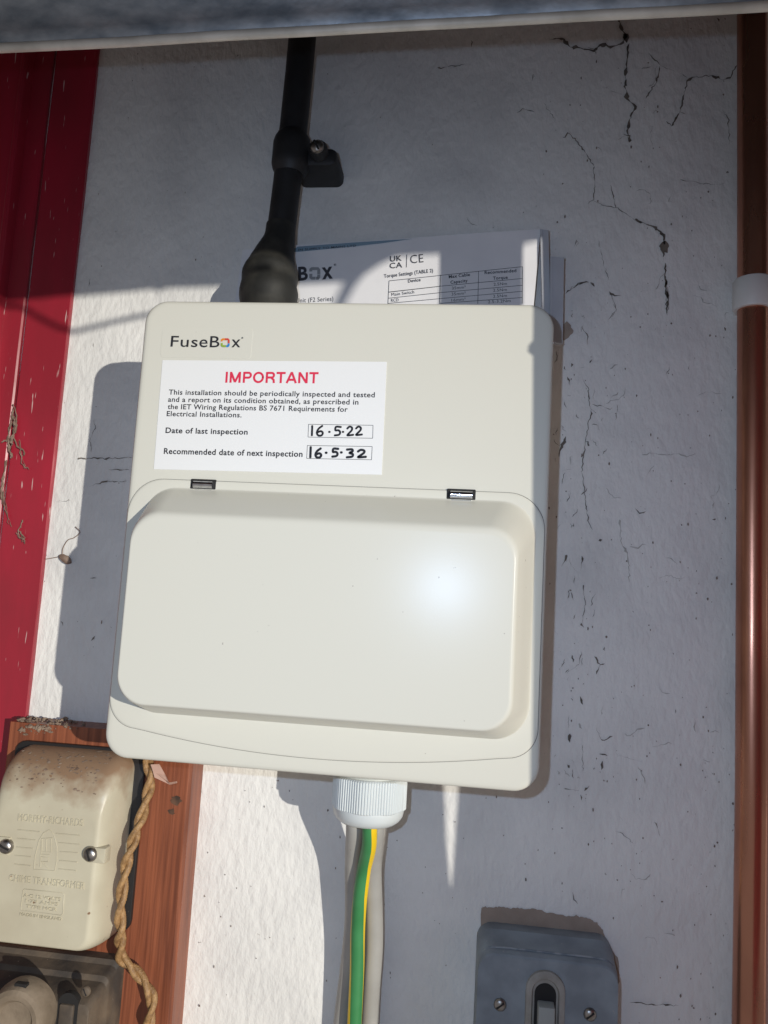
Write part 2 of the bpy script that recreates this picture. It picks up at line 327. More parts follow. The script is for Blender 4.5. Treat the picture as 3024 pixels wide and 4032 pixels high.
Lw = [(-700, 1230), (60, 1195), (275, 1172), (480, 1153), (600, 1140), (630, 1152), (650, 1136), (857, 1130), (1179, 1120), (1352, 1110), (1318, 1187), (1290, 1290), (1325, 1290), (1367, 1187), (1405, 1120), (1441, 1078), (1500, 1040), (1567, 1008), (1732, 1000), (2061, 965), (2100, 950), (2300, 915), (3600, 880), (3600, -700), (-700, -700)]
LQ = [sunpt((Pp if 1170 < p[0] < 2200 else Wp)(*p), YL) for p in Lw[:-2]]
LQ = [Vector((-.9, YL, LQ[0].z))]+LQ+[Vector((1.7, YL, LQ[-1].z)), Vector((1.7, YL, .436)), Vector((-.9, YL, .436))]
shade_bd = mesh('added_shadeboard', *prism(LQ, SUN.normalized()*-.02), M['wood'], None, 0)  # unseen board added, ragged edge projected back from the wanted shade outline
ceil = mesh('added_ceiling', *rbox(-.9, 1.7, -1.2, WALL+.05, .44, .47, .002), M['dark'], None, 0); ceil['kind'] = 'structure'  # added out of view, set low to darken the upper wall
tag(shade_bd, 'added unseen wooden lintel with a ragged lower edge over the doorway', 'shadeboard')
wp = [Wp(*p) for p in [(-300, 1225), (50, 1215), (130, 1248), (255, 1305), (380, 1285), (470, 1262), (580, 1240), (700, 1225), (900, 1205)]]
wire = mesh('added_wire', *tube(catmull([sunpt(p, YL+.02) for p in wp], 5), .0022, 8), M['ink']); tag(wire, 'thin black wire added unseen below the wooden lintel', 'wire')  # unseen wire added to cast the thin line of shade

# ================================================================== red door frame on the left
zb, zt = -.50, .60
fr = thing('red_frame', (-.27, .09, zb), 'dark red painted timber frame with scratches along the wall', 'frame')
xg = U(124, 1000, .0965).x
xe = U(190, 2016, .0965).x
g = G(); prof = [(xg+.0010, WALL+.02), (xg+.0010, .0975), (xg+.0020, .0965), (xe-.0008, .0965), (xe, .0973), (xe, WALL+.02)]
def extr(prof, z0, z1, nseg=40, wob=.0003):
    rings = []
    for k in range(nseg+1):
        z = z0+(z1-z0)*k/nseg; rings.append([Vector((x+wob*mn.noise(Vector((z*25, i, 1))), y, z)) for i, (x, y) in enumerate(prof)])
    return loft(rings)
mesh('frame_board', *extr(prof, zb, zt), M['red'], fr, 30)
bx = xg-.017
prof = [(-.50, WALL+.02), (-.50, .090), (bx-.006, .090)]+[(bx-.003+.003*math.cos(R(a)), .090-.003*math.sin(R(a))) for a in range(170, -1, -34)]+[(bx+.001, .0962), (xg-.002, .0962), (xg-.0008, .0972), (xg-.0008, WALL+.02)]
mesh('frame_board', *extr(prof, zb, zt), M['red'], fr, 30)
# dirty cobweb hanging in the joint
cw = thing('cobweb', U(70, 2050, .094), 'dusty brown cobweb strands hanging from the red frame joint', 'cobweb')
for pts, rd in [([(62, 690), (58, 740), (45, 800), (35, 850), (10, 860)], .0010), ([(65, 700), (75, 760), (60, 820), (80, 880), (110, 905), (100, 935)], .0008), ([(40, 850), (45, 900), (55, 935)], .0014), ([(90, 850), (100, 960), (130, 985)], .0005),
                ([(15, 1080), (22, 1160), (50, 1245)], .0006), ([(105, 1215), (85, 1270), (90, 1300), (115, 1310)], .0008), ([(88, 1270), (112, 1300), (108, 1320)], .0006), ([(25, 950), (12, 1060), (5, 1150)], .0012), ([(60, 745), (70, 800), (58, 850), (48, 880)], .0016)]:
    path = [U(*CL(*q), .0945) for q in pts]; path = catmull(path, 6)
    path = [q+Vector((random.uniform(-1, 1), random.uniform(-.6, .2), random.uniform(-1, 1)))*.0005 for q in path]
    for q in range(4):
        off = Vector((random.uniform(-1, 1), random.uniform(-.4, .2), random.uniform(-1, 1)))*.0016*(q > 0); pq = path[(q*3) % max(1, len(path)//2):len(path)-random.randint(0, 3)]
        if len(pq) > 3: mesh('strand', *tube([z_+off*math.sin(i*.5+q)+Vector((random.uniform(-1, 1), 0, random.uniform(-1, 1)))*.0004 for i, z_ in enumerate(pq)], [rd*(.55 if q == 0 else .28)*random.uniform(.3, 1.4) for _ in pq], 5), M['web'], cw, 0)
cc = thing('cocoon', Wp(*CL(300, 1395)), 'brown spider cocoon on the white wall in the box shadow', 'cocoon')
c = Wp(*CL(300, 1395)); v, f = lathe((c.x-.004, WALL-.002, c.z+.002), (1, .0, -.5), [(0, 0), (.001, .0016), (.003, .0024), (.006, .003), (.0085, .0026), (.0105, .0012), (.011, 0)], 12)
mesh('sac', [p+Vector((random.uniform(-1, 1), 0, random.uniform(-1, 1)))*.0004 for p in v], f, M['web'], cc)
for pts in ([(345, 1250), (366, 1275), (340, 1300), (310, 1312), (288, 1350), (285, 1380)], [(190, 1402), (230, 1395), (270, 1388)]):
    mesh('strand', *tube(catmull([U(*CL(*q), WALL-.0012) for q in pts], 6), .00032, 6), M['web'], cc)

# ================================================================== galvanised rail along the top
YR = -.105                                     # the rail runs well in front of the wall
zl, zr = U(0, 196, YR).z, U(2907, 36, YR).z; xl, xr = U(0, 196, YR).x, U(2907, 36, YR).x
sl_ = (zr-zl)/(xr-xl)
rail = thing('galvanised_rail', (0, YR, zl), 'galvanised steel rail with rolled lip across the top of the wall', 'rail')
def along(prof, x0, x1, nseg=60):
    rings = []
    for k in range(nseg+1):
        x = x0+(x1-x0)*k/nseg; z0 = zl+(x-xl)*sl_+.0006*mn.noise(Vector((x*14, 0, 5)))
        rings.append([Vector((x, y, z0+z)) for y, z in prof])
    return loft(rings)
lipc = [(YR+.002+.0024*math.cos(R(a)), .0024+.0024*math.sin(R(a))) for a in range(0, 360, 30)]
mesh('lip', *along(lipc, -.5, .5), M['galv_lip'], rail, 50)
pf = [(YR+.0015, .0030), (YR-.0008, .0055), (YR-.0016, .0095), (YR-.0036, .015), (YR-.0072, .021), (YR-.012, .027), (YR-.016, .035), (YR-.017, .048), (YR-.017, .070), (YR-.017, .105)]
mesh('channel', *along(pf+[(y+.0015, z+.0006) for y, z in pf[::-1]], -.5, .5), M['galv'], rail, 60)

# ================================================================== black conduit, saddle and boot
yc = .073
cp = [U(1200, -60, yc), U(1193, 116, yc), U(1155, 510, yc), U(1107, 912, yc), U(1095, 1010, .070)]
con = thing('black_conduit', (cp[-1].x, .07, .14), 'black plastic conduit running down the wall into a rubber boot', 'conduit')
mesh('pipe', *tube(catmull(cp, 10), .0101, 24), M['black_pipe'], con)
bp = [U(1106, 890, .071), U(1100, 945, .070), U(1080, 1010, .068), U(1066, 1075, .065), U(1059, 1130, .062), U(1058, 1190, .06), U(1058, 1260, .06), U(1058, 1330, .06)]
path = catmull(bp, 5); rr = [.0104, .0113, .0146, .0188, .0198, .0200, .0203, .0203]
rad = [r.x for r in catmull([Vector((r, 0, 0)) for r in rr], 5)]
rad = [r*(1+.025*math.sin(i*.9)*(1 if i > 12 else 0)) for i, r in enumerate(rad)]
mesh('boot', *tube(path, rad, 28), M['boot'], con)
sd = thing('pipe_saddle', U(1150, 610, WALL), 'black pipe saddle with a side lug clamping the conduit to the wall', 'saddle')
a = U(1158, 560, yc); b = U(1145, 680, yc); d = (b-a).normalized(); a0 = U(1155, 530, yc); b0 = U(1140, 690, yc)
hp = [a0+(b0-a0)*k/8 for k in range(9)]
mesh('hoop', *tube(hp, [.0105, .0128, .0138, .0138, .0138, .0138, .0138, .0128, .0105], 28), M['black_pipe'], sd)
mesh('lug', *rbox(U(1150, 600, .07).x, U(1330, 640, .075).x, .070, WALL, U(1300, 704, .088).z, U(1280, 580, .07).z, .003, .005), M['black_pipe'], sd)
def screw(parent, c, r, mat='screw', slot=35, h=None):
    h = h or r*.55; c = Vector(c)
    s = mesh('screw', *lathe(c, (0, -1, 0), [(-.001, r), (h*.15, r), (h*.55, r*.86), (h*.85, r*.55), (h, .0001)], 20), M[mat], parent, 60)
    v, f = rbox(-r*.72, r*.72, -h*1.04, -h*.5, -r*.13, r*.13, r*.03); q = Matrix.Rotation(R(slot), 3, 'Y')
    mesh('slot', [q@p+c for p in v], f, M['dark'], s, 0)
    return s
sc = U(1246, 572, .060)
mesh('boss', *lathe((sc.x, .085, sc.z), (0, -1, 0), [(0, .007), (.021, .0068), (.023, .0055)], 20), M['black_pipe'], sd)
screw(sd, (sc.x, .0625, sc.z), .0052, 'screw', 60, .0040)

# ================================================================== copper pipe on the right
ycp = .084
cpt = [U(2962, y, ycp) for y in (-200, 700, 1500, 2300, 3100, 3475, 4032, 4300)]
xs = [2960, 2963, 2964, 2962, 2960, 2956, 2950, 2946]
cpt = [U(x, y, ycp) for x, y in zip(xs, (-200, 700, 1500, 2300, 3100, 3475, 4032, 4300))]
co = mesh('copper_pipe', *tube(catmull(cpt, 8), .0098, 32), M['copper']); tag(co, 'tarnished copper pipe running up the wall behind a white clip', 'pipe')
pc = thing('pipe_clip', U(2962, 1165, WALL), 'white plastic clip ring around the copper pipe', 'clip')
c0 = U(2963, 1105, ycp); c1 = U(2963, 1222, ycp); ax = c1-c0; Lc = ax.length
mesh('ring', *lathe(c0, ax, [(0, .0102), (0, .0118), (.0012, .0124), (Lc*.5, .0126), (Lc-.0012, .0124), (Lc, .0118), (Lc, .0102)], 36), M['clip'], pc, 50)
mesh('foot', *rbox(c0.x-.007, c0.x+.007, ycp+.009, WALL, c1.z+.002, c0.z-.002, .001), M['clip'], pc)

# ================================================================== plastic strips and instruction sheet behind the box
for q, yy, nm in (([(2127, 902), (2160, 906), (2168, 1300), (2138, 1300)], .0845, 'thin pale plastic strip standing at the edge of the instruction sheet'),
                  ([(2167, 1010), (2221, 1013), (2216, 1352), (2166, 1345)], .082, 'wider grey white plastic trunking strip beside the top corner of the fuse box')):
    P = [U(*k, yy) for k in q]; o = mesh('plastic_strip', *prism([(p.x, yy, p.z) for p in P], (0, .004, 0)), M['plastic'], None, 0); tag(o, nm, 'strip')
    P = [U(*k, yy-.0015) for k in q]; mesh('flange', *prism([(P[0].x, yy-.0015, P[0].z), (P[0].x+.0014, yy-.0015, P[0].z), (P[3].x+.0014, yy-.0015, P[3].z), (P[3].x, yy-.0015, P[3].z)], (0, .0015, 0)), M['plastic'], o, 0)
yp = .086
sh = [U(*k, yp) for k in ((955, 985), (1170, 966), (1600, 936), (2128, 906))]
low = U(1500, 1330, yp).z
g = G(); n = 24; rows = 6; vs = []
tops = catmull(sh, 8)
for j in range(rows+1):
    for i, t in enumerate(tops):
        z = low+(t.z-low)*j/rows; vs.append((t.x-.004*(1-j/rows), yp+.00008*mn.noise(Vector((t.x*30, 2, z*30)))-.0012*(j/rows)**9*math.sin(i*.35), z))
m_ = len(tops); fs = [[j*m_+i, j*m_+i+1, (j+1)*m_+i+1, (j+1)*m_+i] for j in range(rows) for i in range(m_-1)]
sheet = mesh('instruction_sheet', vs, fs, M['paper'], None, 180)
tag(sheet, 'printed instruction sheet with torque table tucked behind the fuse box', 'paper')
yt = yp-.00035
fold = mesh('folded_strip', [(U(*k, yt).x, yt, U(*k, yt).z) for k in ((1158, 972), (1400, 954), (1625, 940), (1500, 958), (1395, 970), (1160, 993))], [[0, 1, 2, 3, 4, 5]], M['paper_blue'], sheet, 0)
txt(sheet, 'IN SUPPLY TO MAINS LTD', (1175, 988), (1402, 971), 9, yt-.0002, 'paper_ink')
txt(sheet, 'B', CP(385, 301), CP(430, 297), 57, yt, 'paper_ink', .03)
txt(sheet, 'x', CP(496, 294), CP(546, 289), 71, yt, 'paper_ink', .03)
def logo_o(parent, fn, x0, x1, ya, yb, y, cols, wpx):
    for i, ((a, b, c, d), m) in enumerate(zip([((x0, ya+.30*(yb-ya)), (x0, ya), (x0+.58*(x1-x0), ya), None), ((x0+.45*(x1-x0), ya), (x1, ya), (x1, ya+.58*(yb-ya)), None), ((x1, ya+.62*(yb-ya)), (x1, yb), (x1-.35*(x1-x0), yb), None), ((x0+.6*(x1-x0), yb), (x0, yb), (x0, ya+.55*(yb-ya)), None)], cols)):
        mesh('logo_mark', *ribbon(pts_px([a, ((a[0]*.2+b[0]*.8), (a[1]*.2+b[1]*.8)), ((b[0]*.8+c[0]*.2), (b[1]*.8+c[1]*.2)), c], fn, y), wpx*(y-CAM.y)/FPX, y-.00003*i, False), M[m], parent, 0)
logo_o(sheet, CP, 443, 480, 246, 291, yt, ('logo_grey',)*4, 13)
txt(sheet, '®', CP(551, 234), CP(562, 232), 9, yt, 'paper_ink')
txt(sheet, 'Unit (F2 Series)', CP(374, 405), CP(548, 396), 19, yt, 'paper_ink', .0)
for k, (s, x0, x1, y0) in enumerate((('UK', 813, 868, 213), ('CA', 811, 870, 245))): txt(sheet, s, CP(x0, y0), CP(x1, y0-5), 23, yt, 'paper_ink', .012)
txt(sheet, 'CE', CP(908, 222), CP(969, 216), 36, yt, 'paper_ink', -.005)
def rule(parent, pts, fn, y, wpx, mat='paper_ink'):
    mesh('rule_line', *ribbon(pts_px(pts, fn, y), wpx*(y-CAM.y)/FPX, y, False), M[mat], parent, 0)
rule(sheet, [(891, 180), (889, 240)], CP, yt, 2.2)
txt(sheet, 'Torque Settings (TABLE 2)', CP(785, 289), CP(1014, 262), 15, yt, 'paper_ink', .012)
for pts in ([(808, 303), (1430, 237)], [(806, 355), (1048, 328)], [(1048, 328), (1432, 292)], [(1048, 328), (806, 356)], [(1046, 358), (1430, 324)], [(804, 384), (1046, 358)], [(1046, 386), (1430, 352)], [(803, 408), (1046, 386)], [(1046, 408), (1430, 381)],
            [(808, 303), (803, 410)], [(1048, 276), (1044, 410)], [(1226, 257), (1222, 410)], [(1431, 237), (1430, 410)]): rule(sheet, pts, CP, yt, 2.0)
for s, a, b, h, bo in (('Device', (897, 311), (956, 304), 13, .02), ('Max Cable', (1087, 291), (1186, 280), 13, .02), ('Capacity', (1095, 317), (1175, 308), 13, .02), ('Recommended', (1254, 272), (1402, 262), 13, .02), ('Torque', (1293, 298), (1362, 293), 13, .02),
                       ('35mm²', (1102, 344), (1166, 338), 12, 0), ('2.5Nm', (1296, 326), (1358, 322), 12, 0), ('Main Switch', (820, 374), (926, 361), 13, 0), ('35mm²', (1100, 372), (1166, 366), 12, 0), ('2.5Nm', (1294, 354), (1358, 350), 12, 0),
                       ('RCD', (818, 401), (853, 398), 13, 0), ('16mm²', (1100, 400), (1166, 394), 12, 0), ('2.5Nm', (1294, 382), (1358, 378), 12, 0), ('2.5-3.2Nm', (1270, 408), (1376, 402), 12, 0)):
    txt(sheet, s, CP(*a), CP(*b), h, yt, 'paper_ink', bo)

# ================================================================== fuse box
W2, H2 = .125, .1384
fb = thing('fuse_box', (0, .05, -H2), 'white metal consumer unit with inspection label mounted on the wall', 'fuse box')
mesh('back_box', *rbox(-W2+.004, W2-.004, .013, WALL-.001, -H2+.004, H2-.004, .001, .008), M['box'], fb)
mesh('front_cover', *pillow(-W2, W2, -H2, H2, .0145, [(.0012, .015), (0, .0145), (0, .0030), (.0005, .0012), (.0014, .0003), (.0030, 0), (.005, 0)], n=12), M['box'], fb)
def door_outline(off, y):
    out = []; x0, x1, zt_, zc = -.1232-off, .1232+off, .0260+off, -.1195-off; r = .021
    for k in range(13): a = R(90*k/12); out.append((x1-r+r*math.cos(a), y, zt_-r+r*math.sin(a)))
    for k in range(13): a = R(90+90*k/12); out.append((x0+r+r*math.cos(a), y, zt_-r+r*math.sin(a)))
    rb = .017
    for k in range(11): a = R(180+78*k/10); out.append((x0+rb+rb*math.cos(a), y, zc+rb*.92+rb*math.sin(a)*.98))
    for k in range(1, 24):
        t = -1+2*k/24; out.append((t*(x1-rb*.78), y, zc-.0098+.0095*t*t-.0))
    for k in range(11): a = R(282+78*k/10); out.append((x1-rb+rb*math.cos(a), y, zc+rb*.92+rb*math.sin(a)*.98))
    return [Vector(p) for p in out]
mesh('door_gap', *loft([door_outline(.0003, -.00012), door_outline(.0003, .0005)]), M['seam'], fb, 0)
door = mesh('door', *loft([door_outline(0, .0002), door_outline(0, -.0006), door_outline(-.0003, -.0009), door_outline(-.001, -.0010), door_outline(-.003, -.0010)]), M['box'], fb, 35)
pr = [(-.03, -.0009), (0, -.0010), (.04, -.0016), (.09, -.0032), (.16, -.0056), (.5, -.0165), (.84, -.0272), (.91, -.0288), (.97, -.0296), (1.04, -.0300), (1.12, -.0300)]
ins = (.0072, .0120, .0085, .0200)
mesh('raised_panel', *pillow(-.1135, .1185, -.1110, .0212, .024, pr, ins, 12) if False else loft([rrect(-.1135+i*ins[0], .1185-i*ins[1], -.1110+i*ins[2], .0212-i*ins[3], .020-.004*i, y, 12) for i, y in pr]), M['box'], door, 60)
# hinges
for (x0, y0, x1, y1) in ((754, 1888, 851, 1927), (1760, 1922, 1872, 1972)):
    a = U(x0, y0, 0); b = U(x1, y1, 0); zc = (a.z+b.z)/2
    h = mesh('hinge', *lathe((a.x+.0022, -.0012, zc-.0004), (1, 0, 0), [(0, .0001), (0, .0022), (b.x-a.x-.0040, .0022), (b.x-a.x-.0040, .0001)], 20), M['chrome'], fb, 50)
    mesh('slot', *rbox(a.x, b.x, -.00125, .0006, zc-.0033, zc+.0030, .0003, .0008), M['dark'], h, 0)
    mesh('hinge_leaf', *rbox(a.x+.0026, b.x-.0022, -.0018, -.0012, zc-.0046, zc-.0034, .0002), M['chrome'], h, 0)
# logo sticker
P = [U(*CT(*k), 0) for k in ((213, 205), (735, 398))]
ls = mesh('logo_sticker', *rbox(P[0].x, P[1].x, -.00012, .0002, P[1].z, P[0].z, .0001, .0025), M['box'], fb, 0)
yl = -.0004
txt(ls, 'Fus', CT(258, 323), CT(418, 326), 46.5, yl, 'ink', .004)
txt(ls, 'e', CT(428, 326.5), CT(477, 327), 50, yl, 'ink', .004)
txt(ls, 'B', CT(491, 327), CT(548, 327.5), 48, yl, 'ink', .004)
logo_o(ls, CT, 563, 604, 280, 321, yl, ('logo_orange', 'logo_red', 'logo_blue', 'logo_green'), 8.5)
txt(ls, 'x', CT(620, 327), CT(672, 327), 50, yl, 'ink', .006)
txt(ls, '®', CT(679, 277), CT(690, 277), 7, yl, 'ink')
# inspection label
q = [U(*CT(*k), 0) for k in ((212, 405), (1543, 415), (1513, 1085), (160, 1052))]
lb = mesh('inspection_label', *prism([(p.x, -.0003, p.z) for p in q], (0, .0003, 0)), M['label'], fb, 0)
def arc(cx, cz, rx, rz, a0, a1, n=14): return [(cx+rx*math.cos(R(a0+(a1-a0)*k/n)), cz+rz*math.sin(R(a0+(a1-a0)*k/n))) for k in range(n+1)]
GL = {'I': (.278, [[(.14, 0), (.14, .72)]]), 'M': (.833, [[(.13, 0), (.13, .72)], [(.70, 0), (.70, .72)], [(.15, .66), (.415, .04)], [(.68, .66), (.415, .04)]]),
      'P': (.667, [[(.14, 0), (.14, .72)], [(.14, .66), (.40, .66)]+arc(.42, .50, .145, .16, 90, -90)+[(.40, .34), (.14, .34)]]), 'O': (.778, [arc(.39, .36, .28, .305, 0, 368, 30)]),
      'R': (.722, [[(.14, 0), (.14, .72)], [(.14, .66), (.42, .66)]+arc(.44, .51, .145, .15, 90, -90)+[(.40, .36), (.14, .36)], [(.42, .36), (.58, .20), (.60, 0)]]),
      'T': (.611, [[(.305, 0), (.305, .66)], [(.02, .66), (.59, .66)]]), 'A': (.722, [[(.07, 0), (.36, .72)], [(.65, 0), (.36, .72)], [(.17, .22), (.55, .22)]]), 'N': (.722, [[(.13, 0), (.13, .72)], [(.59, 0), (.59, .72)], [(.15, .68), (.57, .04)]])}
def heading(parent, s, p0, p1, hpx, y, mat):
    a = U(*p0, y); b = U(*p1, y); d = (b-a).normalized(); up = Vector((-d.z, 0, d.x)); tot = sum(GL[c][0] for c in s)-.14; sx = (b-a).length/tot; sy = hpx*(y-CAM.y)/FPX/.72; x = -.07
    for c in s:
        gg = G()
        for i, st in enumerate(GL[c][1]):
            P = [a+d*((x+q[0])*sx)+up*(q[1]*sy) for q in st]; gg.add(*ribbon([(p.x, p.z) for p in P], .135*sx, y-.00003*i, False))
        gg.build('heading_letter', M[mat], parent, 0); x += GL[c][0]
heading(lb, 'IMPORTANT', CT(583, 538), CT(1130, 542), 47, yl, 'red_ink')
for s, a, b, h in (('This installation should be periodically inspected and tested', (247, 608), (1471, 625), 21), ('and a report on its condition obtained, as prescribed in', (243, 651), (1374, 668), 21),
                   ('the IET Wiring Regulations BS 7671 Requirements for', (241, 694), (1310, 711), 21), ('Electrical Installations.', (235, 736), (680, 744), 21)):
    txt(lb, s, CT(*a), CT(*b), h, yl, 'ink', .016)
txt(lb, 'Date of last inspection', CT(228, 836), CT(716, 846), 22.5, yl, 'ink', .022)
txt(lb, 'Recommended date of next inspection', CT(218, 960), CT(1042, 978), 23.5, yl, 'ink', .022)
for c4 in ([(1078, 785), (1461, 791), (1459, 868), (1075, 861)], [(1071, 911), (1456, 917), (1452, 996), (1067, 988)]):
    for i in range(4): rule(lb, [c4[i], c4[(i+1) % 4]], CT, yl, 1.9, 'ink')
DG = {'1': [[(.5, 0), (.42, 1)]], '6': [[(.75, .02), (.35, .3), (.15, .68), (.3, .98), (.68, .98), (.82, .72), (.6, .55), (.25, .66)]], '5': [[(.9, .06), (.3, .04), (.22, .42), (.6, .42), (.82, .62), (.68, .9), (.15, .98)]],
      '2': [[(.12, .22), (.4, .02), (.75, .12), (.72, .42), (.18, .88), (.2, .98), (.92, .92)]], '3': [[(.12, .1), (.7, .08), (.78, .3), (.4, .48), (.8, .62), (.72, .9), (.1, .98)]], '.': [[(.44, .5), (.56, .52)]]}
def pen(parent, seq, fn, y, wpx):
    for ch, x0, x1, ya, yb in seq:
        for st in DG[ch]:
            P = [(x0+(x1-x0)*a, ya+(yb-ya)*b) for a, b in st]
            w3 = catmull([(p[0], p[1], 0) for p in P], 6) if len(P) > 2 else [Vector((*p, 0)) for p in P]
            pp = pts_px([(p.x, p.y) for p in w3], fn, y); k = wpx*(y-CAM.y)/FPX
            gg = G(); gg.add(*ribbon(pp, k, y, False))
            for e, off in ((pp[0], .00002), (pp[-1], .00004)): gg.add([(e[0]+k*.52*math.cos(i*.5236), y-off, e[1]+k*.52*math.sin(i*.5236)) for i in range(12)], [list(range(12))])
            gg.build('handwriting', M['pen'], parent, 0)
pen(lb, [('1', 1088, 1112, 796, 850), ('6', 1120, 1172, 794, 852), ('.', 1192, 1212, 822, 838), ('5', 1228, 1274, 798, 852), ('.', 1274, 1292, 822, 838), ('2', 1304, 1346, 798, 852), ('2', 1356, 1398, 798, 850)], CT, yl-.00005, 8.4)
pen(lb, [('1', 1078, 1104, 922, 980), ('6', 1112, 1162, 928, 982), ('.', 1172, 1194, 946, 962), ('5', 1214, 1258, 928, 978), ('.', 1262, 1284, 944, 960), ('3', 1302, 1350, 930, 982), ('2', 1366, 1422, 936, 982)], CT, yl-.00005, 9.8)

# ================================================================== cable gland and cables under the box
gy = .052; gx = .0262; gt = U(1447, 3080, .029).z; gb = U(1447, 3215, .029).z; gr = .0228
gl = thing('cable_gland', (gx, gy, gb-.01), 'white nylon cable gland with ribbed nut below the fuse box', 'gland')
th = [(0, .0150)]
hh = -H2-gt+.004
prof = [(-.012, .0190)]
k = -.012
while k < .004: prof += [(k, .0190), (k+.0008, .0200), (k+.0016, .0200), (k+.0024, .0190)]; k += .0026
mesh('thread', *lathe((gx, gy, gt), (0, 0, -1), prof+[(.005, .019)], 40), M['gland'], gl, 30)
NR = 84; rings = []
def nutring(z, r, rib):
    out = []
    for k in range(NR*4):
        a = 2*math.pi*k/(NR*4); ph = k % 4; hexf = 1+.022*math.cos(8*a+.4); rr_ = r*hexf-(rib if ph in (0, 3) else 0)
        out.append(Vector((gx+rr_*math.cos(a), gy+rr_*math.sin(a), z)))
    return out
mesh('ribbed_nut', *loft([nutring(gt+.0002, gr-.004, 0), nutring(gt, gr-.0012, .0), nutring(gt-.0008, gr, .0006), nutring(gb+.0006, gr, .0006), nutring(gb, gr-.0008, 0), nutring(gb-.0003, gr-.003, 0)]), M['gland'], gl, 35)
db = gb+.0004
mesh('dome', *lathe((gx, gy, db), (0, 0, -1), [(0, gr*.965), (.0015, gr*.965), (.0045, gr*.94), (.0072, gr*.86), (.0092, gr*.74), (.0100, gr*.60), (.0100, gr*.2)], 48), M['gland'], gl, 50)
def cable_path(pts, ys, sub=10): return catmull([U(*CG(*p), y) for p, y in zip(pts, ys)], sub)
c1 = mesh('grey_cable', *tube(cable_path([(688, 600), (692, 680), (676, 950), (684, 1200), (688, 1500), (670, 1800), (655, 2087), (645, 2350)], (.052, .054, .068, .078, .084, .088, .090, .090)), .0058, 24), M['grey_cable'])
tag(c1, 'grey power cable on the right of the earth wire', 'cable')
c2 = mesh('grey_cable', *tube(cable_path([(548, 600), (550, 680), (540, 950), (540, 1300), (508, 1650), (455, 2087), (430, 2350)], (.054, .056, .074, .080, .086, .091, .093)), .0058, 24), M['grey_cable'])
tag(c2, 'grey power cable left of the earth wire, partly in its shadow', 'cable')
path = cable_path([(655, 600), (656, 680), (650, 800), (618, 950), (588, 1150), (570, 1400), (563, 1700), (545, 2087), (535, 2350)], (.045, .046, .052, .063, .069, .074, .077, .079, .080), 24)
n = 40; rings = []; fm = []
for i, (p, a, b) in enumerate(frames(path)):
    t = i/len(path); c = -.90-.45*max(0, min(1, (t-.10)/.45))-.75*max(0, min(1, (t-.5)/.4))
    rings.append([p+.0046*(math.cos(2*math.pi*(k+.5)/n+c)*a+math.sin(2*math.pi*(k+.5)/n+c)*b) for k in range(n)])
for i in range(len(path)-1):
    for k in range(n):
        d1 = min((k+1) % n, n-(k+1) % n); d2 = abs((k+1)-n/2); fm.append(1 if min(d1, d2) <= 3 else 0)
v, f = loft(rings, False, False)
ec = mesh('earth_cable', v, f, None, None, 60, [M['green'], M['yellow']], fm); tag(ec, 'green and yellow striped earth wire hanging in front of grey cables', 'cable')

# ================================================================== wooden batten, bottom left
yb = .0765
bx0, bx1 = -.231, -.0975; bz = U(300, 2862, yb).z
bat = thing('wooden_batten', ((bx0+bx1)/2, .09, -.45), 'varnished brown wooden batten on the wall below the fuse box', 'batten')
mesh('board', *loft([[Vector((bx0, WALL, z)), Vector((bx0, yb+.001, z)), Vector((bx0+.001, yb, z)), Vector((bx1-.0022, yb, z)), Vector((bx1, yb+.0022, z)), Vector((bx1, WALL, z))] for z in [-.45+(bz+.45)*k/20 for k in range(21)]]), M['wood'], bat, 20)
c = U(*CB(1150, 770), yb)
for dx, dz, rx, rz in ((0, .002, .0042, .0034), (-.0025, -.0055, .0026, .0022)):
    mesh('knot', [(c.x+dx+rx*math.cos(a)*random.uniform(.6, 1.2), yb-.0003, c.z+dz+rz*math.sin(a)*random.uniform(.6, 1.2)) for a in [i*6.283/16 for i in range(16)]], [list(range(16))], M['knot'], bat, 0)
g = G()
for k in range(170):
    px = random.triangular(100, 560, 200); py = random.triangular(222, 330, 240)
    if px > 330 and random.random() < .75: py = random.uniform(225, 240)
    yy = random.uniform(yb-.001, WALL-.002) if py < 262 else yb-.0006
    c = U(*CB(px, py), yy); s = random.choice((.0003, .0004, .0006, .0009, .0013, .0019))
    if yy > yb: c.z = bz+s*.6
    v, f = lathe(c-Vector((0, 0, s*.7)), (random.uniform(-.5, .5), random.uniform(-.5, .5), 1), [(0, 0), (s*.3, s*.8), (s*.8, s), (s*1.3, s*.5), (s*1.5, 0)], 7)
    k3 = Vector((random.uniform(.5, 1.6), random.uniform(.5, 1.2), random.uniform(.6, 1.0))); g.add([c+Vector((a_*b_ for a_, b_ in zip(p-c, k3)))+Vector((random.uniform(-.2, .2), random.uniform(-.2, .2), random.uniform(-.2, .2)))*s for p in v], f)
o = g.build('crumbled_debris', M['dust'], None, 0); tag(o, 'crumbs of plaster and dirt on top of the wooden batten', 'debris', None, 'stuff')

